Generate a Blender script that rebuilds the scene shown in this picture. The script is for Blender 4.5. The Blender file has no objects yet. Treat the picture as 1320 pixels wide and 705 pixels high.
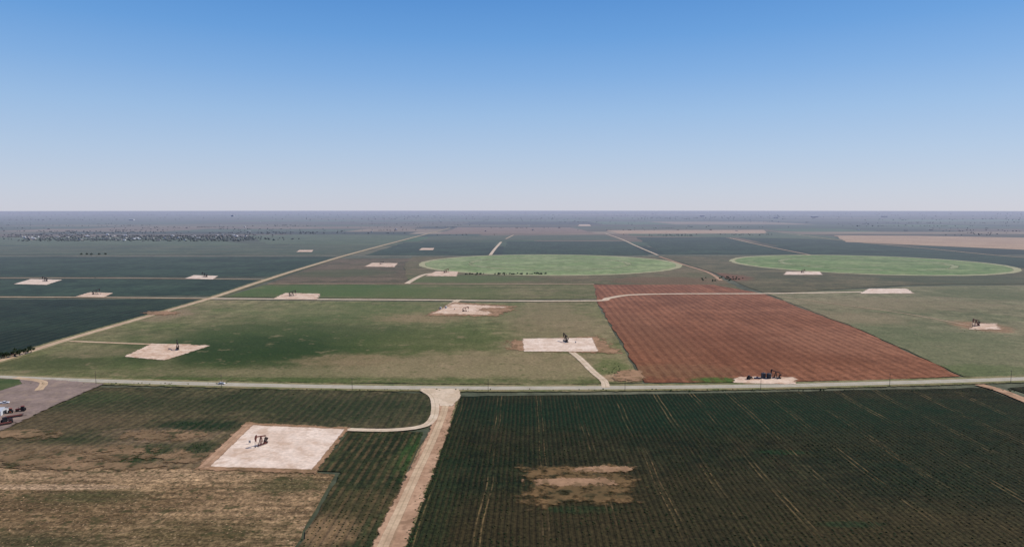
import bpy, math, random
import numpy as np
from mathutils import Vector
random.seed(7); rng=np.random.default_rng(7)
scene=bpy.context.scene
COL=scene.collection
# ---------------------------------------------------------------- image pixels (u,v) unprojected through the camera -> flat ground metres
H=150.0; F=880.0; HV=269.5
TH=math.atan((352.5-HV)/F)
def G(u,v):
    x=u-660.0; y=352.5-v
    dy=y*math.sin(TH)+F*math.cos(TH); dz=y*math.cos(TH)-F*math.sin(TH)
    t=-H/dz
    return (x*t,dy*t)
def lin(c):
    c/=255.0
    return c/12.92 if c<=0.04045 else ((c+0.055)/1.055)**2.4
EXPO=1.15
def C(r,g,b): return (lin(r)/EXPO,lin(g)/EXPO,lin(b)/EXPO,1.0)
# ---------------------------------------------------------------- node helper
class NT:
    def __init__(s,tree): s.t=tree; s.t.nodes.clear(); s._pos=None
    def new(s,ty,**kw):
        n=s.t.nodes.new(ty)
        for k,v in kw.items(): setattr(n,k,v)
        return n
    def put(s,sock,val):
        if val is None: return
        if isinstance(val,bpy.types.NodeSocket): s.t.links.new(val,sock)
        else: sock.default_value=val
    def m(s,op,a,b=None,c=None,clamp=False):
        n=s.new('ShaderNodeMath',operation=op,use_clamp=clamp)
        s.put(n.inputs[0],a); s.put(n.inputs[1],b); s.put(n.inputs[2],c)
        return n.outputs[0]
    def vm(s,op,a,b=None,out=0):
        n=s.new('ShaderNodeVectorMath',operation=op)
        s.put(n.inputs[0],a)
        if b is not None: s.put(n.inputs[1],b)
        return n.outputs[out]
    def scale(s,col,f):
        n=s.new('ShaderNodeVectorMath',operation='SCALE')
        s.put(n.inputs[0],col); s.put(n.inputs[3],f); return n.outputs[0]
    def ss(s,x,lo,hi,tmin=0.0,tmax=1.0):
        n=s.new('ShaderNodeMapRange',interpolation_type='SMOOTHSTEP')
        if lo>hi: lo,hi,tmin,tmax=hi,lo,tmax,tmin
        s.put(n.inputs[0],x); n.inputs[1].default_value=lo; n.inputs[2].default_value=hi
        n.inputs[3].default_value=tmin; n.inputs[4].default_value=tmax
        return n.outputs[0]
    def mix(s,fac,a,b,blend='MIX'):
        n=s.new('ShaderNodeMix',data_type='RGBA',blend_type=blend)
        s.put(n.inputs[0],fac); s.put(n.inputs[6],a); s.put(n.inputs[7],b)
        return n.outputs[2]
    def noise(s,vec,scale,detail=3.0,rough=0.55):
        n=s.new('ShaderNodeTexNoise'); s.put(n.inputs['Vector'],vec)
        n.inputs['Scale'].default_value=scale; n.inputs['Detail'].default_value=min(detail,3.0)
        n.inputs['Roughness'].default_value=rough
        return n.outputs[0]
    def pos(s):
        if s._pos is None: s._pos=s.new('ShaderNodeNewGeometry').outputs['Position']
        return s._pos
    def scl(s,vec,x,y,z=1.0): return s.vm('MULTIPLY',vec,(x,y,z))
    def attr(s,name,out='Fac'):
        n=s.new('ShaderNodeAttribute',attribute_name=name); return n.outputs[out]
    def haze(s,col,D=8800.0,hz=None):  # aerial haze painted into the base colour, stronger with distance from world origin
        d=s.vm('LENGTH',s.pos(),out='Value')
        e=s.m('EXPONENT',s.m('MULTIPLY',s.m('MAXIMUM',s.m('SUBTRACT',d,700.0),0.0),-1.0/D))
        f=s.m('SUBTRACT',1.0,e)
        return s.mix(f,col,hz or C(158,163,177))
    def out(s,col,rough=0.95,bump=None,bstr=0.5,alpha=None,metal=0.0,spec=0.1,bdist=0.5):
        b=s.new('ShaderNodeBsdfPrincipled'); o=s.new('ShaderNodeOutputMaterial')
        s.put(b.inputs['Base Color'],col); b.inputs['Roughness'].default_value=rough
        b.inputs['Metallic'].default_value=metal; b.inputs['Specular IOR Level'].default_value=spec
        if alpha is not None: s.put(b.inputs['Alpha'],alpha)
        if bump is not None:
            bn=s.new('ShaderNodeBump'); bn.inputs['Strength'].default_value=bstr; bn.inputs['Distance'].default_value=bdist
            s.put(bn.inputs['Height'],bump); s.t.links.new(bn.outputs[0],b.inputs['Normal'])
        s.t.links.new(b.outputs[0],o.inputs[0])
def newmat(name):
    m=bpy.data.materials.new(name); m.use_nodes=True
    return m,NT(m.node_tree)
def blobmask(N,u,v,ru,rv,soft=0.35,amp=0.7):
    cx,cy=G(u,v); k=cy/F
    rx=ru*k; ry=(G(u,v-rv)[1]-G(u,v+rv)[1])/2
    p=N.vm('SUBTRACT',N.pos(),(cx,cy,0.0))
    p=N.vm('MULTIPLY',p,(1/rx,1/ry,0.0))
    d=N.vm('LENGTH',p,out='Value')
    n=N.noise(N.pos(),2.2/min(rx,ry),5.0,0.65)
    d=N.m('ADD',d,N.m('MULTIPLY',N.m('SUBTRACT',n,0.5),amp*2))
    return N.ss(d,1+soft,1-soft)
ROT=math.radians(-1.3)
def field_mat(name,a,b,big=130.0,streak=None,rows=None,tracks=None,blobs=(),var=0.35,rings=None,fleck=None,fine=3.0,mott=0.14):
    mt,N=newmat(name); P=N.pos()
    r=N.new('ShaderNodeVectorRotate',rotation_type='Z_AXIS'); N.put(r.inputs['Vector'],P); r.inputs['Angle'].default_value=-ROT
    R=r.outputs[0]
    n1=N.noise(P,1/big,4.0,0.6); n2=N.noise(P,1/(big*0.22),4.0,0.65)
    f=N.m('ADD',N.m('MULTIPLY',n1,0.6),N.m('MULTIPLY',n2,0.4))
    col=N.mix(N.ss(f,0.38,0.62),C(*a),C(*b))
    nm=N.noise(P,1/(big*0.11),5.0,0.75)
    col=N.scale(col,N.ss(nm,0.3,0.7,1-mott,1+mott))
    if streak:
        for (sx,sy,amt) in streak:
            s1=N.noise(N.scl(R,1/sx,1/sy),1.0,3.0,0.6)
            col=N.scale(col,N.ss(s1,0.3,0.7,1-amt,1+amt))
    n3=N.noise(P,1/fine,3.0,0.7)
    g=N.ss(n3,0.25,0.75,1-var,1+var)
    col=N.scale(col,g)
    sep=N.new('ShaderNodeSeparateXYZ'); N.put(sep.inputs[0],R); X=sep.outputs[0]; Y=sep.outputs[1]
    hb=n3
    wob=N.m('MULTIPLY',N.m('SUBTRACT',N.noise(P,1/40.0,2.0),0.5),1.2)
    if rings:
        cx,cy,sp,rc,amt=rings
        d=N.vm('LENGTH',N.vm('SUBTRACT',P,(cx,cy,0.0)),out='Value')
        cmb=N.new('ShaderNodeCombineXYZ'); N.put(cmb.inputs[0],N.m('MULTIPLY',d,1/sp))
        N.put(cmb.inputs[1],N.m('MULTIPLY',n1,1.5))
        rn=N.noise(cmb.outputs[0],1.0,3.0,0.6)
        col=N.mix(N.m('MULTIPLY',N.ss(rn,0.42,0.66),amt),col,C(*rc))
    for bl in blobs:
        u,v,ru,rv,bc,st=bl[:6]; soft=bl[6] if len(bl)>6 else 0.35; amp=bl[7] if len(bl)>7 else 0.7
        mk=blobmask(N,u,v,ru,rv,soft,amp)
        mk=N.m('MULTIPLY',mk,N.ss(nm,0.3,0.6,st*0.8,st))
        col=N.mix(mk,col,N.scale(C(*bc)[:3],g))
    if rows:
        for (axis,sp,rc,amt) in rows:
            q=N.m('ADD',X if axis=='x' else Y,wob)
            w=N.m('SINE',N.m('MULTIPLY',q,2*math.pi/sp))
            w=N.ss(w,-0.6,0.9)
            pm=N.ss(N.noise(P,1/14.0,4.0,0.7),0.36,0.62,0.1,1.0)
            col=N.mix(N.m('MULTIPLY',N.m('MULTIPLY',w,pm),amt),col,N.scale(C(*rc)[:3],g))
            hb=N.m('ADD',hb,N.m('MULTIPLY',w,-0.8))
    if tracks:
        sp,off,tw,tc,amt=tracks
        wob2=N.m('MULTIPLY',N.m('SUBTRACT',N.noise(P,1/170.0,2.0),0.5),14.0)
        for dx in (-1.5,1.5):
            q=N.m('ADD',N.m('ADD',X,off+dx),wob2)
            q=N.m('ABSOLUTE',N.m('SUBTRACT',N.m('MODULO',N.m('ADD',q,sp*100),sp),sp/2))
            w=N.ss(q,tw,tw*0.3)
            vary=N.ss(N.noise(N.scl(R,1/26.0,1/50.0),1.0,3.0,0.7),0.40,0.64,0.0,1.0)
            vy2=N.ss(N.noise(P,1/5.0,3.0,0.7),0.38,0.6,0.2,1.0)
            col=N.mix(N.m('MULTIPLY',N.m('MULTIPLY',N.m('MULTIPLY',w,vary),vy2),amt),col,C(*tc))
    if fleck:
        for (fs,th,fc,amt) in (fleck if isinstance(fleck[0],tuple) else (fleck,)):
            col=N.mix(N.m('MULTIPLY',N.ss(N.noise(P,1/fs,4.0,0.75),th,th+0.1),amt),col,C(*fc))
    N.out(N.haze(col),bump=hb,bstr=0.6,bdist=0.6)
    return mt
def soft_mat(name,a,b,kind='pad',nsc=6.0,extra=None,amp=0.9,lo=0.35,hi=0.62,cen=0.0):
    mt,N=newmat(name); P=N.pos()
    n1=N.noise(P,1/18.0,4.0,0.6); n2=N.noise(P,1/2.5,3.0,0.7)
    col=N.mix(N.ss(n1,0.35,0.65),C(*a),C(*b))
    col=N.scale(col,N.ss(n2,0.25,0.75,0.84,1.14))
    e=N.attr('edge')
    if extra:
        nn=N.noise(P,1/11.0,5.0,0.7)
        col=N.mix(N.ss(nn,0.50,0.64,0,extra[3] if len(extra)>3 else 0.7),col,C(*extra[:3]))
    nz=N.m('SUBTRACT',N.noise(P,1/nsc,5.0,0.7),0.5)
    al=N.ss(N.m('ADD',N.m('SUBTRACT',e,cen),N.m('MULTIPLY',nz,amp*2)),lo,hi)
    if kind=='track':
        a2=N.m('ABSOLUTE',N.attr('across'))
        mid=N.ss(a2,0.16,0.05)
        col=N.mix(N.m('MULTIPLY',mid,0.3),col,C(124,114,86))
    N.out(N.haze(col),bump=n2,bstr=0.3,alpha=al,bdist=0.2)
    return mt
def simple_mat(name,c,rough=0.6,metal=0.0,spec=0.4,var=0.15,sc=1.5,rust=None):
    mt,N=newmat(name); P=N.pos()
    n=N.noise(P,sc,4.0,0.65)
    col=N.mix(N.ss(n,0.3,0.7),tuple(x*(1-var) for x in C(*c)[:3])+(1,),tuple(min(1,x*(1+var)) for x in C(*c)[:3])+(1,))
    if rust: col=N.mix(N.ss(N.noise(P,sc*2.3,5.0,0.7),0.5,0.62,0,0.7),col,C(*rust))
    N.out(N.haze(col),rough=rough,metal=metal,spec=spec)
    return mt
# ---------------------------------------------------------------- mesh helpers
def link(o,parent=None):
    COL.objects.link(o)
    if parent: o.parent=parent
    return o
def mesh_obj(name,verts,faces,mat,parent=None,attrs=None):
    me=bpy.data.meshes.new(name); me.from_pydata([tuple(v) for v in verts],[],faces); me.update()
    if mat: me.materials.append(mat)
    if attrs:
        for k,vals in attrs.items():
            a=me.attributes.new(k,'FLOAT','POINT'); a.data.foreach_set('value',list(vals))
    return link(bpy.data.objects.new(name,me),parent)
def densify(pts,step_frac=0.02,close=True,jit=0.0):
    out=[]; n=len(pts)
    for i in range(n if close else n-1):
        a=Vector(pts[i]); b=Vector(pts[(i+1)%n]); L=(b-a).length
        dist=max(300,(a.length+b.length)/2); st=max(6,dist*step_frac)
        k=max(1,int(L/st))
        nrm=Vector((-(b-a).y,(b-a).x)).normalized()
        for j in range(k):
            p=a.lerp(b,j/k)
            if j: p=p+nrm*random.gauss(0,jit*dist/500)
            out.append((p.x,p.y))
    if not close: out.append(tuple(pts[-1]))
    return out
ZL=[0.0]
def field(name,px,mat,z=None,jit=0.6):
    pts=densify([G(u,v) for u,v in px],jit=jit)
    if z is None: ZL[0]+=0.012; z=ZL[0]
    return mesh_obj(name,[(x,y,z) for x,y in pts],[list(range(len(pts)))],mat)
def catmull(P,n=10):
    out=[]; P=[Vector(p) for p in P]; P=[P[0]*2-P[1]]+P+[P[-1]*2-P[-2]]
    for i in range(1,len(P)-2):
        for j in range(n):
            t=j/n; a,b,c,d=P[i-1],P[i],P[i+1],P[i+2]
            out.append(0.5*((2*b)+(c-a)*t+(2*a-5*b+4*c-d)*t*t+(3*b-a-3*c+d)*t**3))
    out.append(P[-2]); return out
ZR=[0.45]
def road(name,px,w,mat,z=None,parent=None,core=0.72,offset=0.0,curved=True,ends=None):
    pts=[G(u,v) for u,v in px]
    pts=catmull(pts,14) if (curved and len(pts)>2) else [Vector(p) for p in densify(pts,0.03,False)]
    if z is None: ZR[0]+=0.006; z=ZR[0]
    V=[];Fc=[];E=[];A=[]
    n=len(pts); prof=[(-1,0.0),(-core,1.0),(0,1.0),(core,1.0),(1,0.0)]
    for i,p in enumerate(pts):
        t=(pts[min(i+1,n-1)]-pts[max(i-1,0)]).normalized(); nr=Vector((-t.y,t.x))
        ww=w if not ends else ends[0]+(ends[1]-ends[0])*i/(n-1)
        for a,e in prof:
            q=p+nr*(a*ww/2+offset); V.append((q.x,q.y,z)); E.append(e); A.append(a)
        if i:
            for k in range(4):
                b=(i-1)*5+k; Fc.append([b,b+1,b+6,b+5])
    return mesh_obj(name,V,Fc,mat,parent,{'edge':E,'across':A})
def pad(name,px,mat,e=0.08,z=None,e2=None):
    pts=[Vector(p) for p in densify([G(u,v) for u,v in px],0.03)]
    c=sum(pts,Vector((0,0)))/len(pts)
    if z is None: ZR[0]+=0.006; z=ZR[0]
    n=len(pts); e2=e if e2 is None else e2
    V=[(*(c+(p-c)*(1+e)),z) for p in pts]+[(*(c+(p-c)*(1-e2)),z) for p in pts]
    Fc=[[i,(i+1)%n,n+(i+1)%n,n+i] for i in range(n)]+[list(range(n,2*n))]
    return mesh_obj(name,V,Fc,mat,None,{'edge':[0.0]*n+[1.0]*n,'across':[0.5]*(2*n)})
def oval(u,v,ru,rv,n=20): return [(u+ru*math.cos(2*math.pi*i/n),v+rv*math.sin(2*math.pi*i/n)) for i in range(n)]
# ================================================================= GROUND
gm=field_mat('ground_scrub',(78,84,66),(98,96,78),big=900.0,streak=[(2500,300,0.25)],fine=12.0)
V=[];Fc=[]
rad=[0,400,900,1800,3500,7000,14000,26000,42000,60000]; NS=72
V.append((0,0,-0.3))
for r in rad[1:]:
    for i in range(NS):
        a=2*math.pi*i/NS; V.append((r*math.cos(a),r*math.sin(a),-0.3))
for i in range(NS): Fc.append([0,1+i,1+(i+1)%NS])
for k in range(len(rad)-2):
    for i in range(NS):
        a=1+k*NS; Fc.append([a+i,a+NS+i,a+NS+(i+1)%NS,a+(i+1)%NS])
mesh_obj('ground',V,Fc,gm)
pal=[(48,66,52)]*3+[(64,80,60)]*4+[(78,88,64)]*4+[(94,92,70)]*2+[(118,104,84)]*2+[(68,92,62)]*2+[(158,140,116)]
V=[];Fc=[];Cc=[]
y=2250.0
while y<42000:
    hgt=random.choice([260,400,400,800])*(1+y/7000.0)
    x=-1.15*y-900+random.uniform(0,500)
    while x<1.15*y+900:
        w=random.choice([400,800,800,1600])*(1+y/9000.0)
        g=5+y*0.0008
        b=len(V)
        for (xx,yy) in ((x+g,y+g),(x+w-g,y+g),(x+w-g,y+hgt-g),(x+g,y+hgt-g)):
            V.append((xx+yy*0.023,yy,-0.15))
        Fc.append([b,b+1,b+2,b+3])
        c=random.choice(pal); j=random.uniform(0.8,1.2); c=C(*[min(255,q*j) for q in c]); Cc.append(c)
        x+=w
    y+=hgt
mt,N=newmat('distant_fields')
col=N.scale(N.attr('fcol','Color'),N.ss(N.noise(N.scl(N.pos(),1/500.0,1/160.0),1.0,5.0,0.65),0.25,0.75,0.65,1.35))
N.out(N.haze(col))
o=mesh_obj('distant_farmland',V,Fc,mt)
ca=o.data.color_attributes.new('fcol','FLOAT_COLOR','CORNER')
ca.data.foreach_set('color',[q for c in Cc for _ in range(4) for q in c])

M=field_mat
m_teal=M('cotton_field_dark',(38,56,42),(54,72,54),streak=[(10,120,0.18),(200,30,0.15)],var=0.2)
m_teal2=M('cotton_field_darker',(30,46,36),(44,60,44),streak=[(8,90,0.2),(150,24,0.15)],var=0.2,rows=[('x',14,(62,68,52),0.4)],blobs=[(50,436,110,12,(24,36,28),0.6)])
m_green=M('green_field',(72,88,62),(88,100,74),streak=[(200,40,0.15)],var=0.15)
m_grey=M('grey_green_field',(66,80,60),(86,92,70),streak=[(300,50,0.2)],var=0.15)
m_brown=M('fallow_brown_field',(84,78,56),(106,92,72),streak=[(160,30,0.2)],blobs=[(440,352,60,5,(76,86,54),0.6)])
m_pink=M('fallow_pink_field',(120,102,84),(134,112,94),var=0.15)
m_tan=M('harvested_tan_field',(166,138,110),(180,152,122),var=0.15,streak=[(200,20,0.12)])
field('cotton_field',[(-600,331),(438,331),(350,356.5),(-600,357)],m_teal)
field('cotton_field',[(-600,359.5),(338,360),(277,381.5),(-600,381)],m_teal)
field('cotton_field',[(-600,385),(262,386),(88,436),(-4,463),(-80,483),(-600,470)],m_teal2)
field('green_field',[(-600,317),(488,317),(447,329),(-600,329)],m_grey)
field('green_field',[(-600,307),(250,306),(330,316),(-600,316)],m_green)
field('green_field',[(320,303),(545,303),(500,315),(345,315)],m_green)
field('cotton_field',[(520,313),(640,313),(628,329),(470,329)],m_teal)
field('cotton_field',[(655,311),(806,311),(836,329),(645,329)],m_teal)
field('fallow_field',[(590,293),(735,293),(770,301),(565,302)],m_pink)
field('green_field',[(560,304),(780,303),(800,309.5),(540,311)],m_grey)
field('cotton_field',[(820,306),(935,306),(1030,328),(856,328)],m_teal)
field('cotton_field',[(950,306),(1080,310),(1330,332),(1700,350),(1700,356),(1330,346),(1055,328)],m_teal)
field('green_field',[(800,298),(1000,299),(1075,305),(1080,308.5),(815,304)],m_green)
field('harvested_field',[(1076,303.5),(1180,304),(1700,313),(1700,333),(1320,322),(1090,312)],m_tan)
field('harvested_field',[(782,297),(985,296.5),(990,301),(800,301.5)],m_tan)
m_ar=M('pasture_around_pivot',(90,88,58),(112,100,74),streak=[(120,40,0.15)],blobs=[(600,360,90,5,(84,100,54),0.7),(860,362,70,5,(110,86,62),0.8)])
field('fallow_field',[(436,333),(530,333),(520,344),(528,365.5),(345,365.5)],m_brown)
field('pasture_field',[(532,331),(842,331),(912,350),(965,377),(765,366),(528,365.5),(520,344)],m_ar)
m_r=M('pasture_right_of_pivot',(82,82,58),(104,96,70),streak=[(150,40,0.2)],blobs=[(930,357,34,5,(120,80,60),0.8),(1250,360,120,6,(72,80,56),0.7)])
field('pasture_field',[(848,330),(1040,330),(1330,347),(1700,359),(1700,364),(1180,367),(985,378),(916,350)],m_r)
m_c=M('grass_strip',(92,96,58),(118,110,78),streak=[(140,30,0.15)],
      blobs=[(430,374,130,9,(70,94,44),0.85),(560,377,90,7,(88,98,54),0.7)])
field('grass_field',[(340,367),(766,367),(770,385),(640,386),(400,384),(288,383)],m_c)
m_b=M('olive_field',(98,102,62),(130,120,86),big=150,streak=[(9,120,0.10),(240,40,0.10)],var=0.28,mott=0.22,
  blobs=[(360,440,210,36,(54,72,36),0.85,0.55,0.6),(330,450,120,18,(38,58,28),0.75,0.5,0.6),(560,440,110,18,(80,90,48),0.55,0.5),
         (520,402,240,12,(90,102,60),0.5,0.5),(620,470,200,16,(144,126,96),0.7,0.5,0.9),(60,468,80,10,(72,78,46),0.7,0.5),
         (500,480,330,6,(132,120,88),0.65,0.5,0.9),(715,415,60,30,(136,118,90),0.6,0.5,0.9),(210,405,40,8,(140,120,94),0.8,0.4,0.9),
         (545,410,60,6,(144,122,92),0.7,0.6,0.9),(690,445,40,6,(156,134,106),0.8,0.6),(300,491,400,4,(70,88,42),0.7,0.5),
         (450,465,60,8,(138,118,88),0.6,0.5,0.9),(120,455,50,6,(120,110,80),0.6),
         (790,476,24,14,(84,98,50),0.7),(805,487,34,5,(172,142,112),0.9)],fleck=((14,0.58,(66,80,40),0.5),(26,0.58,(152,132,102),0.4)))
field('pasture_field',[(272,387),(400,388),(640,390),(768,389),(828,493),(700,496),(400,493),(40,485),(-80,484),(0,466),(92,438)],m_b)
m_red=M('ploughed_red_soil',(124,80,56),(144,96,70),big=80,streak=[(14,200,0.14),(160,30,0.10)],var=0.22,
  rows=[('x',10,(98,62,44),0.6)],blobs=[(870,478,80,9,(120,94,66),0.6),(930,445,150,26,(112,70,50),0.5,0.5),(835,430,40,35,(126,88,64),0.5,0.5),(1080,440,80,16,(154,108,82),0.5,0.5,0.9),(925,490,34,3.5,(64,100,40),0.9,0.4)],mott=0.14)
field('ploughed_field',[(765,367),(920,367),(985,379),(1110,426),(1238,485),(1130,490),(1000,492),(831,493),(770,389)],m_red)
m_rust=M('right_olive_field',(104,106,74),(132,124,94),big=150,streak=[(20,160,0.10),(260,40,0.1)],var=0.28,mott=0.2,
  blobs=[(1180,440,160,30,(98,104,72),0.6,0.5),(1290,380,90,10,(90,96,64),0.7),(1270,478,90,8,(88,100,60),0.7),(1150,392,150,8,(132,118,90),0.6,0.5,0.9),
  (1265,421,30,7,(150,116,88),0.9),(1100,410,60,8,(136,120,92),0.6,0.5,0.9)],fleck=((9,0.58,(74,84,50),0.6),(24,0.60,(146,130,102),0.45)))
field('pasture_field',[(990,379),(1185,369),(1700,364),(1700,474),(1320,486),(1242,485),(1112,426)],m_rust)
m_rim=soft_mat('pivot_rim',(158,158,116),(172,164,128),nsc=40,amp=0.9)
m_rim2=soft_mat('pivot_inner_ring',(142,150,106),(152,152,114),nsc=60,amp=1.6,lo=0.4,hi=1.1)
def pivot(cx,cy,r,a,b,rc):
    m=M('pivot_crop',a,b,big=150,streak=[(60,60,0.14),(260,30,0.12)],rings=(cx,cy,34.0,rc,0.45),var=0.15,mott=0.2,fleck=(55,0.56,(150,150,108),0.55))
    n=160; V=[(cx+r*math.cos(2*math.pi*i/n),cy+r*math.sin(2*math.pi*i/n),0.30) for i in range(n)]
    mesh_obj('pivot_irrigated_field',V,[list(range(n))],m)
    for (r0,wd,mm) in ((r,6.5,m_rim),(r*0.62,7,m_rim2)):
        E=[];V=[];Fc=[]
        for i in range(n):
            a_=2*math.pi*i/n
            for k,(rr,e) in enumerate(((r0-wd*2,0),(r0-wd*.6,1),(r0+wd*.6,1),(r0+wd*2,0))):
                V.append((cx+rr*math.cos(a_),cy+rr*math.sin(a_),0.32)); E.append(e)
            for k in range(3):
                b0=i*4+k; b1=((i+1)%n)*4+k; Fc.append([b0,b0+1,b1+1,b1])
        mesh_obj('pivot_rim_track',V,Fc,mm,None,{'edge':E,'across':[.5]*len(E)})
for (u,yc,r,a,b,rc) in ((708,1895,352,(116,134,82),(142,152,106),(98,116,68)),(1114,1885,345,(102,126,72),(130,142,92),(84,108,60))):
    pivot((u-660)/F*yc,yc,r,a,b,rc)
# foreground left
m_f1=M('weedy_stubble',(56,60,38),(86,78,54),big=60,streak=[(8,60,0.15),(90,20,0.12)],var=0.4,rows=[('x',6,(98,84,62),0.3)],mott=0.25,
  blobs=[(60,545,120,18,(96,82,60),0.7,0.5),(40,590,150,20,(126,104,78),0.85,0.5),(190,592,130,14,(128,106,80),0.8,0.5,0.9),(200,562,80,10,(140,116,92),0.75,0.5,0.9),
         (260,549,55,7,(24,46,26),0.85,0.4),(185,586,34,13,(28,52,26),0.95,0.4,0.8),(255,578,22,8,(30,50,28),0.8,0.4),(110,566,60,7,(44,56,32),0.7,0.5,0.9),
         (330,520,210,12,(46,56,34),0.7,0.5),(480,530,90,16,(42,52,32),0.7,0.5),(120,512,60,8,(60,72,42),0.6)],fleck=((3.5,0.60,(120,102,76),0.5),(9,0.58,(38,54,28),0.6)))
field('weedy_field',[(125,499),(400,502),(552,507),(562,520),(556,545),(520,552),(446,552),(404,607),(265,605),(150,598),(60,606),(-60,598),(-400,600),(-300,560),(0,556),(75,522)],m_f1)
m_f2=M('straw_stubble',(116,94,66),(160,132,98),big=45,streak=[(60,5,0.2),(14,2.5,0.25),(5,80,0.10)],var=0.55,fine=2.0,mott=0.28,
  rows=[('y',7,(72,58,40),0.45)],blobs=[(100,612,240,9,(166,138,106),0.7,0.5),(60,660,150,30,(98,80,54),0.6,0.6,0.9),(330,640,90,30,(140,114,84),0.5,0.6),(250,690,120,22,(82,74,46),0.7,0.6,0.9),(120,640,70,9,(66,70,40),0.7,0.6,0.9),(424,676,26,10,(206,172,144),0.95,0.4,0.8),
  (20,705,110,20,(58,60,36),0.85,0.5),(370,625,50,10,(72,74,44),0.7,0.5,0.9),(60,628,110,3.5,(190,160,128),0.8,0.4,0.6)],fleck=((2.6,0.54,(58,56,32),0.8),(2.2,0.6,(196,166,130),0.6),(12,0.55,(64,66,38),0.65)))
field('stubble_field',[(-500,600),(-60,598.5),(60,606.5),(150,598.5),(265,605.5),(404,609),(432,612),(380,705),(300,860),(-800,860),(-900,700)],m_f2)
m_f3=M('crop_strip',(34,44,26),(56,60,36),big=40,streak=[(3,50,0.2)],rows=[('x',5.0,(104,84,58),0.6)],mott=0.25,
  blobs=[(540,585,24,26,(46,80,34),0.6,0.5),(420,685,40,22,(136,110,80),0.85,0.5),(470,650,50,20,(76,68,44),0.7)],var=0.4)
field('crop_field',[(449,557),(546,557),(536,582),(512,640),(478,705),(420,860),(280,860),(384,705),(440,608),(408,607)],m_f3)
m_f4=M('dark_cotton_crop',(22,34,18),(44,44,26),big=70,streak=[(2.5,60,0.16),(60,12,0.18)],var=0.55,fine=2.0,mott=0.28,
  rows=[('x',3.0,(62,52,32),0.5)],tracks=(31.0,6.0,0.6,(126,104,70),0.7),
  blobs=[(930,532,420,24,(16,40,22),0.9,0.5,0.4),(1230,590,160,50,(24,38,22),0.6,0.6),(700,690,200,50,(60,50,30),0.65,0.6),(1180,690,220,40,(62,54,32),0.7,0.5),
  (1010,583,34,3,(24,58,30),0.6),(1095,676,44,4,(24,54,30),0.6),(560,640,30,90,(34,48,26),0.6),(750,657,50,5,(26,56,30),0.6),(900,640,150,34,(54,48,28),0.6,0.5,0.9)],fleck=(2.4,0.60,(80,68,44),0.5))
field('cotton_crop_field',[(592,511),(900,507),(1268,500),(1325,522),(1500,590),(1900,860),(480,860),(521,705)],m_f4)
field('crop_field',[(1300,500),(1330,498),(1800,484),(2100,700),(1700,640),(1345,514)],m_f4)
m_v=M('verge_grass',(108,98,68),(142,120,90),big=40,var=0.35,mott=0.25,blobs=[(575,560,15,40,(72,90,48),0.5,0.6),(515,690,22,40,(74,84,48),0.6)],fleck=(4,0.56,(72,84,46),0.65))
field('road_verge',[(556,507),(594,509),(524,705),(470,860),(415,860),(480,705),(514,640),(538,582),(562,545)],m_v,jit=0.2)
# ================================================================= ROADS / TRACKS / PADS
m_dirt=soft_mat('dirt_track',(204,178,146),(186,158,128),kind='track',nsc=7,amp=0.55)
m_dirtp=soft_mat('dirt_track_pink',(192,156,126),(166,132,104),kind='track',nsc=8,extra=(136,108,84,0.7),amp=0.8)
m_pale=soft_mat('caliche_track',(218,198,172),(200,178,150),kind='track',nsc=6,amp=0.55)
m_vg=soft_mat('verge_soft',(122,120,82),(140,128,94),nsc=9,amp=0.9,extra=(86,98,58,0.7))
m_pad=soft_mat('caliche_pad',(234,214,194),(216,192,170),nsc=7,amp=0.8,extra=(194,164,138,0.6))
m_padp=soft_mat('caliche_pad_pink',(226,202,178),(206,176,150),nsc=7,amp=1.1,extra=(182,144,116,0.7))
m_bare=soft_mat('bare_soil',(166,132,102),(144,114,86),nsc=8,amp=1.3,extra=(112,92,64,0.7))
m_patch=soft_mat('bare_crop_patch',(124,98,66),(100,82,54),nsc=10,amp=1.5,extra=(52,52,32,0.9),lo=0.3,hi=1.0,cen=0.1)
m_weed=soft_mat('thin_bare_soil',(150,122,92),(116,96,70),nsc=9,amp=1.5,extra=(66,66,42,0.9),lo=0.3,hi=0.85,cen=0.15)
mt,N=newmat('asphalt_weathered'); P=N.pos()
n=N.noise(P,1/9.0,4.0,0.6)
col=N.mix(N.ss(n,0.3,0.7),C(184,177,160),C(166,160,144))
a2=N.m('ABSOLUTE',N.attr('across'))
col=N.mix(N.ss(a2,0.78,0.9),col,C(178,162,134))
N.out(N.haze(col),bump=N.noise(P,2.0),bstr=0.1)
m_asph=mt
m_lw=simple_mat('road_paint_white',(205,205,200)); m_ly=simple_mat('road_paint_yellow',(200,160,60))
R1=[(-420,470),(-120,481),(0,486.5),(120,491),(300,496),(480,499.5),(660,500.5),(840,499.5),(1000,497.5),(1160,493.5),(1320,488.5),(1500,482),(1800,470)]
road('grass_verge',R1,26,m_vg,core=0.7)
rp=road('paved_road',R1,11,m_asph,core=0.85)
zz=ZR[0]+0.006
for off,mm,nm in ((-4.0,m_lw,'edge_line_near'),(4.0,m_lw,'edge_line_far'),(-0.2,m_ly,'centre_line_a'),(0.2,m_ly,'centre_line_b')):
    road(nm,R1,0.14,mm,z=zz,parent=rp,offset=off)
ZR[0]=zz
R2=[(-80,484),(0,465),(90,437),(180,411),(270,385),(335,363.5),(400,343),(480,320),(580,294)]
road('grass_verge',R2,24,m_vg); road('dirt_road',R2,11,m_dirt)
R3=[(272,385),(400,386),(560,387),(640,388),(765,388),(785,384.5),(812,380.5),(870,379),(990,378.5),(1112,376.5)]
road('dirt_road',R3,14,m_pale)
road('farm_track',[(90,440),(140,442),(195,444),(245,444.5)],7,m_dirt)
road('farm_track',[(-600,383),(0,383),(272,385)],9,m_dirt)
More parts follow.
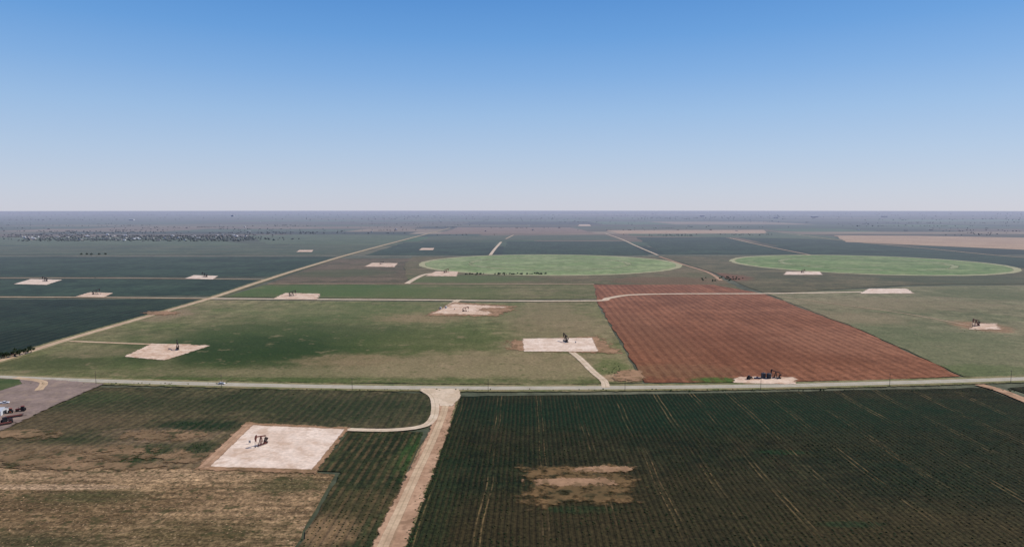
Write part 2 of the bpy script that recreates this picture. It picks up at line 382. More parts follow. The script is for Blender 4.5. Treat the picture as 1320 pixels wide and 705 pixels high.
road('farm_track',[(-500,358.3),(60,358.5),(140,358.5),(340,360.5)],8,m_dirt)
road('farm_track',[(524,366),(536,359),(548,354),(562,352)],13,m_pale)
road('farm_track',[(632,329),(638,321),(646,312)],12,m_pale)
road('farm_track',[(652,308),(662,303)],10,m_dirt)
road('farm_track',[(780,301),(800,308),(822,318),(848,329)],9,m_pale)
road('farm_track',[(850,331),(880,341),(912,351),(930,362)],10,m_dirtp)
road('farm_track',[(940,307),(985,317),(1045,329)],9,m_dirt)
road('farm_track',[(985,297),(1085,310),(1200,321),(1330,333),(1700,358)],10,m_dirt)
road('farm_track',[(345,366),(400,366),(530,366),(766,366.5)],8,m_dirt)
road('farm_track',[(1000,382),(1150,402),(1250,420)],3.0,m_dirt)
road('driveway',[(734,452),(748,463),(764,479),(778,491),(781,500)],8,m_pale)
road('driveway',[(592,386.5),(586,390),(578,395)],12,m_pale)
road('dirt_road',[(1262,496),(1290,504),(1330,520),(1420,556)],11,m_dirtp)
road('dirt_road',[(570,503),(577,512),(574,530),(562,565),(546,600),(524,650),(502,705),(450,830)],20,m_dirtp,ends=(14,21),core=0.5)
road('wheel_tracks',[(576,512),(572,532),(558,567),(540,605),(517,655),(494,705),(440,830)],6,m_dirt)
pad('road_apron',[(540,501),(592,502),(594,512),(582,524),(568,524),(558,512)],m_pale,e=0.12)
road('driveway',[(545,503),(558,512),(561,528),(556,543),(540,551),(500,555),(440,554)],7,m_pale)
pad('well_pad_berm',[(250,606),(406,611),(450,552),(318,545)],m_bare,e=0.05)
pad('well_pad',[(271,602),(402,606),(444,554),(326,549)],m_pad,e=0.03)
road('pad_berm_edge',[(262,604),(320,548)],7,m_dirtp,curved=False)
pad('well_pad',[(160,460),(212,465),(271,446),(196,443.5)],m_padp,e=0.06)
pad('well_pad_dust',[(655,440),(662,452),(800,456),(770,434)],m_bare,e=0.2)
pad('well_pad',[(674,437),(676,453.5),(771,453.5),(763,436)],m_pad,e=0.05)
pad('well_pad_dust',[(550,407),(640,408),(664,395),(585,390)],m_bare,e=0.15)
pad('well_pad',[(558,404.5),(628,406),(652,396),(585,392)],m_padp,e=0.12)
pad('well_pad',[(352,385.5),(408,386.5),(413,379),(368,378)],m_padp,e=0.10)
pad('well_pad',[(18,366.5),(60,367.5),(80,361),(40,360)],m_pad,e=0.08)
pad('well_pad',[(98,382.5),(134,383.5),(146,378),(116,377)],m_padp,e=0.08)
pad('well_pad',[(238,359.5),(274,360.5),(281,356),(250,355)],m_pad,e=0.08)
pad('well_pad',[(470,344),(508,344.5),(513,339.5),(480,339)],m_padp,e=0.08)
pad('well_pad',[(548,356),(588,356.5),(591,350.5),(562,350)],m_padp,e=0.1)
pad('well_pad',[(1010,354.5),(1060,354.5),(1057,350.5),(1014,350.5)],m_pad,e=0.1)
pad('well_pad',[(1108,379),(1178,378.5),(1168,372.5),(1120,372.5)],m_pad,e=0.1)
pad('well_pad',[(1250,425),(1290,425),(1284,418),(1256,417)],m_padp,e=0.3)
pad('well_pad',[(944,494),(1026,496),(1024,487),(952,486)],m_padp,e=0.15)
pad('well_pad',[(382,325),(402,325),(404,322.5),(386,322.5)],m_padp,e=0.06)
pad('well_pad',[(540,322.5),(558,322.5),(560,320),(544,320)],m_padp,e=0.06)
pad('well_pad',[(745,291.5),(762,291.5),(760,289.5),(747,289.5)],m_padp,e=0.06)
pad('well_pad',[(792,485),(830,490),(826,478),(800,478)],m_bare,e=0.3)
pad('bare_soil_patch',[(662,598),(822,598),(834,655),(666,658)],m_patch,e=0.14,e2=0.35)
pad('bare_soil_patch',oval(742,622,52,5),m_bare,e=0.5,e2=0.5)
pad('bare_soil_patch',oval(780,606,36,4),m_bare,e=0.5,e2=0.5)
for (u,v,ru,rv) in ((215,562,70,9),(150,585,60,12),(235,590,40,10),(60,592,90,12),(30,560,60,8),(120,602,130,6)):
    pad('bare_soil_patch',oval(u,v,ru,rv),m_weed,e=0.3,e2=0.5)
for (u,v,ru,rv) in ((208,404,22,2.5),(640,400,22,3),(810,488,20,4)):
    pad('bare_soil_patch',oval(u,v,ru,rv),m_bare,e=0.4,e2=0.4)
m_yard=soft_mat('gravel_yard_mat',(146,128,118),(130,114,104),nsc=8,amp=0.6,extra=(160,140,120,0.5))
pad('gravel_yard',[(-160,478),(20,489),(60,490),(134,495),(78,520),(10,552),(-120,610),(-400,640),(-400,520)],m_yard,e=0.03)
pad('grass_patch',[(-60,486),(24,490),(28,496),(0,504),(-80,512)],soft_mat('lawn',(70,84,50),(84,92,58),nsc=8),e=0.06)
road('driveway',[(20,487.5),(55,493),(50,504)],7,m_dirt)
# ================================================================= OBJECTS
def bx(V,Fc,p1,p2,w,h,w2=None,h2=None):
    p1=Vector(p1);p2=Vector(p2); d=(p2-p1).normalized()
    up=Vector((0,0,1)) if abs(d.z)<0.95 else Vector((0,1,0))
    s=d.cross(up).normalized(); t=s.cross(d).normalized(); b=len(V)
    for p,ww,hh in ((p1,w,h),(p2,w2 or w,h2 or h)):
        for a,c in ((-1,-1),(1,-1),(1,1),(-1,1)): V.append(tuple(p+s*a*ww/2+t*c*hh/2))
    for f in ([3,2,1,0],[4,5,6,7],[0,1,5,4],[1,2,6,5],[2,3,7,6],[3,0,4,7]): Fc.append([b+i for i in f])
def cyl(V,Fc,p1,p2,r,r2=None,n=14):
    p1=Vector(p1);p2=Vector(p2); d=(p2-p1).normalized(); r2=r if r2 is None else r2
    up=Vector((0,0,1)) if abs(d.z)<0.95 else Vector((0,1,0))
    s=d.cross(up).normalized(); t=s.cross(d).normalized(); b=len(V)
    for p,rr in ((p1,r),(p2,r2)):
        for i in range(n):
            a=2*math.pi*i/n; V.append(tuple(p+s*rr*math.cos(a)+t*rr*math.sin(a)))
    for i in range(n): Fc.append([b+i,b+(i+1)%n,b+n+(i+1)%n,b+n+i])
    Fc.append([b+i for i in range(n)][::-1]); Fc.append([b+n+i for i in range(n)])
def prism(V,Fc,poly,y0,y1):
    b=len(V); n=len(poly)
    for y in (y0,y1):
        for x,z in poly: V.append((x,y,z))
    Fc.append([b+i for i in range(n)]); Fc.append([b+n+i for i in range(n)][::-1])
    for i in range(n): Fc.append([b+(i+1)%n,b+i,b+n+i,b+n+(i+1)%n])
CACHE={}
def assembly(name,parts,loc,rotz,scale=1.0):
    e=bpy.data.objects.new(name,None); e.empty_display_size=1; COL.objects.link(e)
    e.location=(loc[0],loc[1],loc[2] if len(loc)>2 else 0.5); e.rotation_euler=(0,0,rotz); e.scale=(scale,)*3
    for pn,(V,Fc,mat) in parts.items():
        key=(name,pn,mat.name,len(V))
        if key not in CACHE:
            me=bpy.data.meshes.new(pn); me.from_pydata(V,[],Fc); me.materials.append(mat); me.update(); CACHE[key]=me
        o=bpy.data.objects.new(pn,CACHE[key]); COL.objects.link(o); o.parent=e
    return e
m_steel=simple_mat('pumpjack_dark_steel',(46,40,40),rust=(92,56,44))
m_rustp=simple_mat('pumpjack_rusty_steel',(112,60,50),rust=(70,44,40))
m_cw=simple_mat('counterweight_paint',(58,44,44))
m_conc=simple_mat('concrete_base',(170,164,156))
m_galv=simple_mat('galvanised',(150,152,154))
def pumpjack_parts(ms):
    P={}
    V=[];Fc=[]; bx(V,Fc,(-4.6,0,0.25),(3.4,0,0.25),2.8,0.5); P['concrete_base']=(V,Fc,m_conc)
    V=[];Fc=[]
    for y in (-.75,.75): bx(V,Fc,(-4.4,y,0.7),(3.0,y,0.7),0.35,0.4)
    for x in (-4,-2,0,2,2.9): bx(V,Fc,(x,-.75,0.72),(x,.75,0.72),0.25,0.3)
    P['base_skid']=(V,Fc,ms)
    V=[];Fc=[]
    for y in (-1,1):
        bx(V,Fc,(1.6,y*1.0,0.8),(0.3,y*0.25,6.2),0.36,0.36); bx(V,Fc,(-1.1,y*1.0,0.8),(0.0,y*0.25,6.2),0.32,0.32)
        bx(V,Fc,(0.95,y*.66,3.2),(-.6,y*.66,3.2),0.16,0.16)
    bx(V,Fc,(1.1,-.75,2.6),(1.1,.75,2.6),0.16,0.16); bx(V,Fc,(0.15,-.55,6.3),(0.15,.55,6.3),0.6,0.35)
    P['samson_post']=(V,Fc,ms)
    V=[];Fc=[]; bx(V,Fc,(-3.7,0,6.0),(4.0,0,7.35),0.45,0.75); P['walking_beam']=(V,Fc,ms)
    V=[];Fc=[]
    arc=[(3.7,8.6)]
    for i in range(9):
        a=math.radians(32-i*8.5); arc.append((0.15+5.1*math.cos(a),6.7+4.2*math.sin(a)-0.5))
    arc+= [(4.1,5.9),(3.6,7.0)]
    prism(V,Fc,arc,-0.35,0.35); P['horsehead']=(V,Fc,ms)
    V=[];Fc=[]
    for y in (-1,1):
        cyl(V,Fc,(-3.2,y*0.95,2.4),(-3.2,y*0.6,2.4),0.5)
        bx(V,Fc,(-3.2,y*0.78,2.4),(-4.3,y*0.78,3.9),0.3,0.7)
        prism(V,Fc,[(-3.5,2.7),(-4.0,2.5),(-5.2,3.7),(-5.1,4.5),(-4.3,4.7),(-3.3,3.9)],y*0.62,y*1.02)
        bx(V,Fc,(-4.2,y*.95,3.7),(-3.5,y*.6,5.9),0.18,0.22)
    bx(V,Fc,(-3.55,-.7,5.95),(-3.55,.7,5.95),0.3,0.3)
    P['crank_counterweights']=(V,Fc,m_cw)
    V=[];Fc=[]; bx(V,Fc,(-3.9,0,1.6),(-2.5,0,1.6),1.0,1.5); bx(V,Fc,(-3.6,0,2.5),(-2.8,0,2.5),.8,.5); P['gearbox']=(V,Fc,ms)
    V=[];Fc=[]; cyl(V,Fc,(-4.9,-.5,1.35),(-4.9,.5,1.35),.42); cyl(V,Fc,(-4.4,.62,1.35),(-4.4,.74,1.35),.5); bx(V,Fc,(-5.3,0,.8),(-4.4,0,.8),1.1,.3); P['motor']=(V,Fc,m_cw)
    V=[];Fc=[]
    for y in (-.14,.14): cyl(V,Fc,(5.18,y,5.8),(5.18,y,2.6),0.05,n=6)
    bx(V,Fc,(5.0,0,2.6),(5.36,0,2.6),.5,.2); cyl(V,Fc,(5.18,0,2.5),(5.18,0,0.3),.07,n=8); P['bridle_and_rod']=(V,Fc,m_galv)
    V=[];Fc=[]; cyl(V,Fc,(5.18,0,0),(5.18,0,1.2),.28); bx(V,Fc,(5.18,-.7,.8),(5.18,.7,.8),.22,.22); cyl(V,Fc,(5.18,0,1.1),(5.18,0,1.6),.18); P['wellhead']=(V,Fc,m_cw)
    V=[];Fc=[]
    for i in range(12): bx(V,Fc,(1.7-i*.11,-.16,1.0+i*.45),(1.7-i*.11,.16,1.0+i*.45),.06,.06)
    P['ladder']=(V,Fc,m_galv)
    return P
pj_d=pumpjack_parts(m_steel); pj_r=pumpjack_parts(m_rustp)
for i,(u,v,rz,sc,ps) in enumerate(((337,575,240,0.92,pj_r),(229,451,120,1.15,pj_d),(729,441,110,1.15,pj_d),(377,382,40,1.2,pj_d),(600,402,10,0.9,pj_r),
     (1258,421,200,1.2,pj_r),(58,363,170,1.2,pj_d),(124,380,30,1.2,pj_d),(264,357.5,170,1.3,pj_d),(575,352,30,1.2,pj_r),(1035,352,10,1.0,pj_r),(1000,488,140,0.9,pj_d),(492,341,10,1.0,pj_d))):
    x,y=G(u,v); assembly('pumpjack',ps,(x,y),math.radians(rz),sc)
cab={}
V=[];Fc=[]; bx(V,Fc,(0,0,.9),(0,0,2.3),1.2,.6); cab['box']=(V,Fc,m_galv)
V=[];Fc=[]; [bx(V,Fc,(x,0,0),(x,0,.9),.12,.12) for x in (-.4,.4)]; cab['legs']=(V,Fc,m_cw)
for u,v in ((322,573),(218,452),(742,443),(586,400)):
    assembly('electrical_cabinet',cab,G(u,v),0.3)
m_tank=simple_mat('tank_paint_dark',(52,56,62)); m_tankw=simple_mat('tank_paint_white',(200,200,196),rust=(150,120,100))
def tankp(m,r=2.0,h=4.6):
    P={}; V=[];Fc=[]; cyl(V,Fc,(0,0,0.2),(0,0,h),r,n=28); P['shell']=(V,Fc,m)
    V=[];Fc=[]; cyl(V,Fc,(0,0,h),(0,0,h+.5),r,.2,n=28); cyl(V,Fc,(0,0,h+.4),(0,0,h+.8),.25); P['roof_cone']=(V,Fc,m)
    V=[];Fc=[]; cyl(V,Fc,(0,0,0),(0,0,.2),r*1.12,n=28); P['base_ring']=(V,Fc,m_conc)
    V=[];Fc=[]
    for i in range(11): bx(V,Fc,(r+.12,-.25,.4+i*.4),(r+.12,.25,.4+i*.4),.05,.05)
    for y in (-.25,.25): bx(V,Fc,(r+.12,y,.2),(r+.12,y,h+.4),.06,.06)
    P['ladder']=(V,Fc,m_galv); return P
for u,v in ((984,488),(991,488.6)): assembly('storage_tank',tankp(m_tank),G(u,v),random.random()*6)
for u,v in ((568,399),(575,398)): assembly('water_tank',tankp(m_tankw,1.6,3.2),G(u,v),1.0)
m_glass=simple_mat('window_glass',(30,36,42),rough=0.3,spec=0.4); m_tyre=simple_mat('tyre',(28,28,28))
m_white=simple_mat('paint_white',(235,235,235),rough=.3); m_red_=simple_mat('paint_red',(140,62,44),rough=.5,rust=(90,56,44)); m_or=simple_mat('paint_orange',(166,88,54),rough=.5,rust=(100,66,50)); m_blue=simple_mat('paint_blue',(46,60,92),rough=.4)
def wheels(xs,w,r,t=.25):
    V=[];Fc=[]
    for x in xs:
        for s in (-1,1): cyl(V,Fc,(x,s*w,r),(x,s*(w-t),r),r,n=16)
    return V,Fc,m_tyre
def carp(m):
    P={};V=[];Fc=[]
    prism(V,Fc,[(-2.3,.35),(2.3,.35),(2.35,.75),(2.1,.95),(1.1,1.02),(-2.15,1.05),(-2.35,.8)],-.88,.88); P['body']=(V,Fc,m)
    V=[];Fc=[]; prism(V,Fc,[(1.1,1.0),(.4,1.45),(-1.5,1.45),(-2.1,1.03)],-.76,.76); P['windows']=(V,Fc,m_glass)
    V=[];Fc=[]; prism(V,Fc,[(.35,1.44),(.3,1.5),(-1.45,1.5),(-1.55,1.44)],-.78,.78); P['roof']=(V,Fc,m)
    P['wheels']=wheels((-1.4,1.45),.93,.34); return P
def pickp(m):
    P={};V=[];Fc=[]
    prism(V,Fc,[(-2.8,.5),(2.8,.5),(2.85,1.0),(2.6,1.15),(1.1,1.22),(-2.8,1.2)],-.95,.95); P['body']=(V,Fc,m)
    V=[];Fc=[]; prism(V,Fc,[(1.15,1.2),(.6,1.8),(-.8,1.8),(-.95,1.2)],-.84,.84); P['windows']=(V,Fc,m_glass)
    V=[];Fc=[]; prism(V,Fc,[(.6,1.79),(.5,1.87),(-.75,1.87),(-.82,1.79)],-.82,.82); P['cab_roof']=(V,Fc,m)
    V=[];Fc=[]; [bx(V,Fc,(-2.8,s*.9,1.3),(-1,s*.9,1.3),.1,.25) for s in (-1,1)]; bx(V,Fc,(-2.78,-.9,1.3),(-2.78,.9,1.3),.1,.25); P['bed_rails']=(V,Fc,m)
    P['wheels']=wheels((-1.8,1.8),1.0,.42); return P
def tracp(m):
    P={};V=[];Fc=[]
    prism(V,Fc,[(.2,1.0),(2.6,.9),(2.7,1.7),(.2,1.95)],-.45,.45); bx(V,Fc,(-1.4,0,1.1),(.3,0,1.1),.9,.7); P['hood_and_frame']=(V,Fc,m)
    V=[];Fc=[]; prism(V,Fc,[(-1.3,1.5),(.3,1.5),(.1,2.8),(-1.2,2.8)],-.7,.7); P['cab_glass']=(V,Fc,m_glass)
    V=[];Fc=[]; bx(V,Fc,(-1.4,0,2.88),(.3,0,2.88),1.6,.14); P['cab_roof']=(V,Fc,m)
    V=[];Fc=[]
    for s in (-1,1): cyl(V,Fc,(-.9,s*1.15,.95),(-.9,s*.65,.95),.95,n=20); cyl(V,Fc,(2.0,s*.95,.6),(2.0,s*.6,.6),.6,n=18)
    P['wheels']=(V,Fc,m_tyre); V=[];Fc=[]; cyl(V,Fc,(1.2,.3,1.8),(1.2,.3,2.7),.07,n=8); P['exhaust']=(V,Fc,m_cw); return P
def trailp(m):
    P={};V=[];Fc=[]; bx(V,Fc,(-5.5,0,1.1),(5.5,0,1.1),2.4,.25); bx(V,Fc,(5.4,0,1.8),(5.6,0,1.8),2.4,1.4); bx(V,Fc,(5.6,0,.95),(7.6,0,.7),.3,.2); P['flatbed']=(V,Fc,m)
    V=[];Fc=[]
    for k in range(7): cyl(V,Fc,(-5,-.9+k*.3,1.4),(5,-.9+k*.3,1.4),.14,n=8)
    for k in range(6): cyl(V,Fc,(-5,-.75+k*.3,1.66),(5,-.75+k*.3,1.66),.14,n=8)
    P['pipe_load']=(V,Fc,m_rustp); P['wheels']=wheels((-4.4,-3.3,3.6),1.15,.48); return P
assembly('car',carp(m_white),(*G(286,495.7),0.58),math.radians(-3),1.15)
assembly('pickup_truck',pickp(m_white),G(6,521),math.radians(20),1.1)
assembly('pickup_truck',pickp(m_blue),G(976,489),math.radians(170))
assembly('tractor',tracp(m_cw),G(8,546),math.radians(60),1.5); assembly('tractor',tracp(m_red_),G(28,531),math.radians(200),1.4)
assembly('tractor',tracp(m_or),G(14,533),math.radians(120),1.3); assembly('equipment_trailer',trailp(m_cw),G(18,539),math.radians(38))
assembly('equipment_trailer',trailp(m_steel),G(4,549),math.radians(44))
assembly('tractor',tracp(m_steel),G(966,489.5),math.radians(30),1.2)
assembly('equipment_trailer',trailp(m_steel),G(12,460),math.radians(40),1.2)
m_wall=simple_mat('corrugated_wall',(206,208,212)); m_roof=simple_mat('metal_roof',(200,208,216),rough=.5,rust=(160,140,126)); m_door=simple_mat('door_dark',(60,62,66))
def shed(L,W,h,rh):
    P={}
    b=[(-L/2,-W/2),(L/2,-W/2),(L/2,W/2),(-L/2,W/2)]
    V=[(x,y,0) for x,y in b]+[(x,y,h) for x,y in b]+[(-L/2,0,h+rh),(L/2,0,h+rh)]
    Fc=[[0,1,5,4],[2,3,7,6],[1,2,6,9,5],[3,0,4,8,7]]; P['walls']=(V,Fc,m_wall)
    V=[];Fc=[]
    for s in (-1,1):
        k=len(V); o=.5; zz=h-rh*o/(W/2)
        V+=[(-L/2-o,s*(W/2+o),zz+.05),(L/2+o,s*(W/2+o),zz+.05),(L/2+o,0,h+rh+.05),(-L/2-o,0,h+rh+.05)]
        V+=[(-L/2-o,s*(W/2+o),zz+.2),(L/2+o,s*(W/2+o),zz+.2),(L/2+o,0,h+rh+.2),(-L/2-o,0,h+rh+.2)]
        Fc+=[[k,k+1,k+2,k+3],[k+4,k+5,k+6,k+7],[k,k+1,k+5,k+4],[k+1,k+2,k+6,k+5],[k+3,k,k+4,k+7]]
    P['roof']=(V,Fc,m_roof)
    V=[];Fc=[]; bx(V,Fc,(L/2+.04,0,0),(L/2+.04,0,h*.8),.1,W*.45)
    bx(V,Fc,(-L*.2,-W/2-.03,0),(-L*.2,-W/2-.03,2.1),1.1,.08); bx(V,Fc,(L*.2,-W/2-.03,1.2),(L*.2,-W/2-.03,2.2),1.5,.08); P['doors_and_window']=(V,Fc,m_door)
    return P
assembly('metal_shed',shed(16,10,3.6,1.6),G(-9,535),math.radians(8))
assembly('farm_house',shed(13,9,3.0,2.0),G(-30,470),math.radians(4))
m_wood=simple_mat('pole_wood',(92,78,66))
V=[];Fc=[]; cyl(V,Fc,(0,0,0),(0,0,11),.2,.13,8); pp={'pole':(V,Fc,m_wood)}
V=[];Fc=[]; bx(V,Fc,(0,-1.3,10.2),(0,1.3,10.2),.12,.14); pp['crossarm']=(V,Fc,m_wood)
V=[];Fc=[]; [cyl(V,Fc,(0,y,10.26),(0,y,10.5),.06,n=6) for y in (-1.2,0.5,1.2)]; pp['insulators']=(V,Fc,m_galv)
pts=catmull([G(u,v) for u,v in R1],60); acc=0; tops=[]; nxt=0
for i in range(1,len(pts)):
    acc+=(pts[i]-pts[i-1]).length
    if acc>=nxt:
        t=(pts[i]-pts[i-1]).normalized(); nr=Vector((-t.y,t.x)); p=pts[i]-nr*11.0
        assembly('utility_pole',pp,(p.x,p.y,0.3),math.atan2(t.y,t.x)); tops.append((p,nr)); nxt=acc+112
V=[];Fc=[]
for (p,n1),(q,n2) in zip(tops,tops[1:]):
    for off in (-1.2,.5,1.2):
        prev=None
        for k in range(9):
            t=k/8; c=p.lerp(q,t)+n1*off; z=10.8-1.4*4*t*(1-t); cur=Vector((c.x,c.y,z))
            if prev: bx(V,Fc,prev,cur,.025,.025)
            prev=cur
mesh_obj('power_lines',V,Fc,m_cw)
mt,N=newmat('foliage')
nn=N.noise(N.pos(),0.45,4.0,0.7)
N.out(N.haze(N.mix(N.ss(nn,0.3,0.7),C(26,40,24),C(60,76,42))),rough=.8); m_leaf=mt
m_bark=simple_mat('bark',(74,62,52))
def tree_parts(seed):
    r=random.Random(seed); P={};V=[];Fc=[]
    cyl(V,Fc,(0,0,0),(.2,.1,2.6),.3,.2,8); tips=[]
    for i in range(7):
        a=i*.9+r.random(); L=r.uniform(1.8,3.2); z0=r.uniform(1.8,2.6)
        e=(.2+L*math.cos(a),.1+L*math.sin(a),z0+r.uniform(1.2,3.6)); cyl(V,Fc,(.2,.1,z0),e,.14,.04,6); tips.append(e)
    tips.append((.2,.1,6.4)); P['trunk_and_limbs']=(V,Fc,m_bark)
    V=[];Fc=[]
    for t in tips:
        R=r.uniform(1.1,1.8)
        for k in range(85):
            d=Vector((r.gauss(0,1),r.gauss(0,1),r.gauss(0,.8))).normalized()*R*r.random()**.45
            c=Vector(t)+d; s=r.uniform(.22,.42); n=Vector((r.gauss(0,1),r.gauss(0,1),r.gauss(0,1))).normalized()
            a=n.orthogonal().normalized()*s; b2=n.cross(a).normalized()*s; b=len(V)
            V+= [tuple(c+a),tuple(c+b2),tuple(c-a),tuple(c-b2)]; Fc.append([b,b+1,b+2,b+3])
    P['leaves']=(V,Fc,m_leaf); return P
TP=[tree_parts(s) for s in range(3)]
def plant(name,u,v,sc,k):
    key=TP[k]; e=bpy.data.objects.new(name,None); COL.objects.link(e); x,y=G(u,v); e.location=(x,y,0.2); e.scale=(sc,)*3; e.rotation_euler=(0,0,random.random()*6)
    for pn,(V_,F_,m) in key.items():
        kk=('t',k,pn)
        if kk not in CACHE:
            me=bpy.data.meshes.new(pn); me.from_pydata(V_,[],F_); me.materials.append(m); CACHE[kk]=me
        o=bpy.data.objects.new(pn,CACHE[kk]); COL.objects.link(o); o.parent=e
for i,(u,v) in enumerate([(2,463),(9,462),(20,460),(26,459),(33,457),(40,455),(-6,466),(-14,462),(-22,470),(-40,478)]):
    plant('shade_tree',u,v,random.uniform(.8,1.15),i%3)
for i,(u,v) in enumerate([(105,329.5),(112,329.3),(118,329.6),(128,329.4),(136,329.2)]): plant('shade_tree',u,v,1.1,i%3)
ph=(1+5**.5)/2
IV=np.array([(-1,ph,0),(1,ph,0),(-1,-ph,0),(1,-ph,0),(0,-1,ph),(0,1,ph),(0,-1,-ph),(0,1,-ph),(ph,0,-1),(ph,0,1),(-ph,0,-1),(-ph,0,1)])/1.9
IF=np.array([(0,11,5),(0,5,1),(0,1,7),(0,7,10),(0,10,11),(1,5,9),(5,11,4),(11,10,2),(10,7,6),(7,1,8),(3,9,4),(3,4,2),(3,2,6),(3,6,8),(3,8,9),(4,9,5),(2,4,11),(6,2,10),(8,6,7),(9,8,1)])
def mass(name,pts,mat):
    pts=np.array(pts); n=len(pts)
    v=IV[None]*(1+rng.normal(0,.22,(n,12,1)))
    v=v*pts[:,None,2:3]; v[:,:,2]*=pts[:,None,3]
    v[:,:,0]+=pts[:,None,0]; v[:,:,1]+=pts[:,None,1]; v[:,:,2]+=pts[:,None,2]*pts[:,None,3]*.75
    f=IF[None]+12*np.arange(n)[:,None,None]
    me=bpy.data.meshes.new(name); me.from_pydata(v.reshape(-1,3).tolist(),[],f.reshape(-1,3).tolist()); me.materials.append(mat)
    link(bpy.data.objects.new(name,me))
mt,N=newmat('distant_foliage'); nn=N.noise(N.pos(),0.05,3.0)
N.out(N.haze(N.mix(nn,C(40,52,42),C(64,74,54)),D=7000),rough=.9); m_df=mt
T=[]
def zone(u0,u1,v0,v1,nc,per,sp,size=(4,8)):
    for _ in range(nc):
        cu=random.uniform(u0,u1); cv=random.uniform(v0,v1); x,y=G(cu,cv)
        horiz=random.random()<.75
        for _ in range(random.randint(per//2,per)):
            sx,sy=(sp*2.4,sp*.15) if horiz else (sp,sp*.6)
            T.append((x+random.gauss(0,sx),y+random.gauss(0,sy),random.uniform(*size),random.uniform(.5,.75)))
zone(30,320,303,311,52,28,60,(3,6)); zone(0,420,290,302,30,16,90,(3,6))
zone(-200,1500,284,298,34,14,80,(3,5)); zone(-300,1600,277,284,60,16,240,(4,8)); zone(-400,1700,274.5,277,50,12,600,(5,11))
zone(830,1000,302,304,8,8,50,(3,4.5)); zone(1240,1320,296,303,6,10,60,(3,5)); zone(350,640,297,303,6,8,50,(3,4.5)); zone(1100,1320,286,292,8,10,90,(3,5))
mass('distant_tree_mass',T,m_df)
T=[]
for _ in range(60): x,y=G(random.uniform(598,705),353.5+random.gauss(0,.5)); T.append((x,y,random.uniform(1.2,2.6),.8))
for _ in range(22): x,y=G(random.uniform(905,960),360+random.gauss(0,1.6)); T.append((x,y,random.uniform(1.5,2.6),.8))
for _ in range(160):
    u=random.uniform(0,1320); x,y=G(u,503+random.gauss(0,.6)+ (-8 if u<300 else 0)); T.append((x,y,random.uniform(.4,.9),.7))
for _ in range(260):
    t=random.random(); u,v=592-68*t,515+190*t; x,y=G(u+random.gauss(0,4),v); T.append((x,y,random.uniform(.3,.7),.7))
for _ in range(420):
    c=random.choice([(260,549,40,5),(185,586,26,9),(255,578,16,6),(1262,424,20,4),(795,478,14,8),(480,530,80,14),(330,520,150,10)])
    x,y=G(random.gauss(c[0],c[2]*.6),random.gauss(c[1],c[3]*.6)); T.append((x,y,random.uniform(.3,.7),.7))
mass('weed_bushes',T,m_leaf)
def inside(px,X,Y):
    P=[G(u,v) for u,v in px]; r=np.zeros(len(X),bool); n=len(P)
    for i in range(n):
        x1,y1=P[i]; x2,y2=P[(i+1)%n]
        c=((y1>Y)!=(y2>Y)); xi=(x2-x1)*(Y-y1)/((y2-y1) or 1e-9)+x1
        r^=(c&(X<xi))
    return r
def rows_pts(px,sp,step,keep,size,ymax,asp=0.7,jx=0.25):
    P=[G(u,v) for u,v in px]; x0=min(p[0] for p in P); x1=max(p[0] for p in P); y0=min(p[1] for p in P); y1=min(ymax,max(p[1] for p in P))
    gx,gy=np.meshgrid(np.arange(x0,x1,sp),np.arange(y0,y1,step)); X=gx.ravel(); Y=gy.ravel()
    Y=Y+rng.uniform(-.5,.5,len(Y))*step; X=X+rng.normal(0,jx,len(X))+(Y-300)*0.023
    cl=0.5+0.5*np.sin(X*.031+1.3*np.sin(Y*.043))*np.sin(Y*.057+1.1*np.sin(X*.027))
    fade=np.clip((ymax-Y)/60.0,0,1)
    k=inside(px,X,Y)&(rng.random(len(X))<keep*fade*(0.35+0.9*cl))&(np.abs(X)<0.86*Y)
    X=X[k];Y=Y[k]; S=rng.uniform(*size,len(X))
    return np.stack([X,Y,S,np.full(len(X),asp)],1)
mt,N=newmat('crop_leaves'); nn=N.noise(N.pos(),0.6,3.0,.7); n2=N.noise(N.pos(),0.03,3.0,.6)
c=N.mix(N.ss(nn,0.3,0.7),C(22,38,18),C(48,58,30)); c=N.mix(N.ss(n2,.4,.65,0,.7),c,C(68,60,36)); N.out(c,rough=.8); m_crop=mt
mt,N=newmat('dry_straw'); nn=N.noise(N.pos(),0.5,3.0,.7)
N.out(N.mix(N.ss(nn,0.35,0.65),C(96,78,50),C(190,160,122)),rough=.9); m_straw=mt
A=rows_pts([(592,511),(900,507),(1268,500),(1325,522),(1500,590),(1700,780),(500,780),(521,705)],3.0,1.7,0.75,(.3,.68),480,jx=0.4)
bp=inside([(664,598),(824,598),(835,655),(666,657)],A[:,0],A[:,1]); A=A[~(bp&(rng.random(len(A))<.8))]
mass('cotton_crop_rows',A,m_crop)
mass('crop_strip_rows',rows_pts([(449,557),(546,557),(536,582),(512,640),(478,705),(450,780),(330,780),(384,705),(440,608)],2.5,1.8,0.7,(.3,.6),500),m_crop)
mass('straw_tufts',rows_pts([(-200,605),(404,611),(432,612),(380,705),(340,780),(-300,780)],2.6,2.4,0.45,(.25,.55),450,.5,1.0),m_straw)
mass('green_regrowth_tufts',rows_pts([(-200,560),(100,560),(300,600),(404,611),(380,705),(340,780),(-300,780)],4.0,4.0,0.16,(.3,.65),500,.5,1.6),m_leaf)
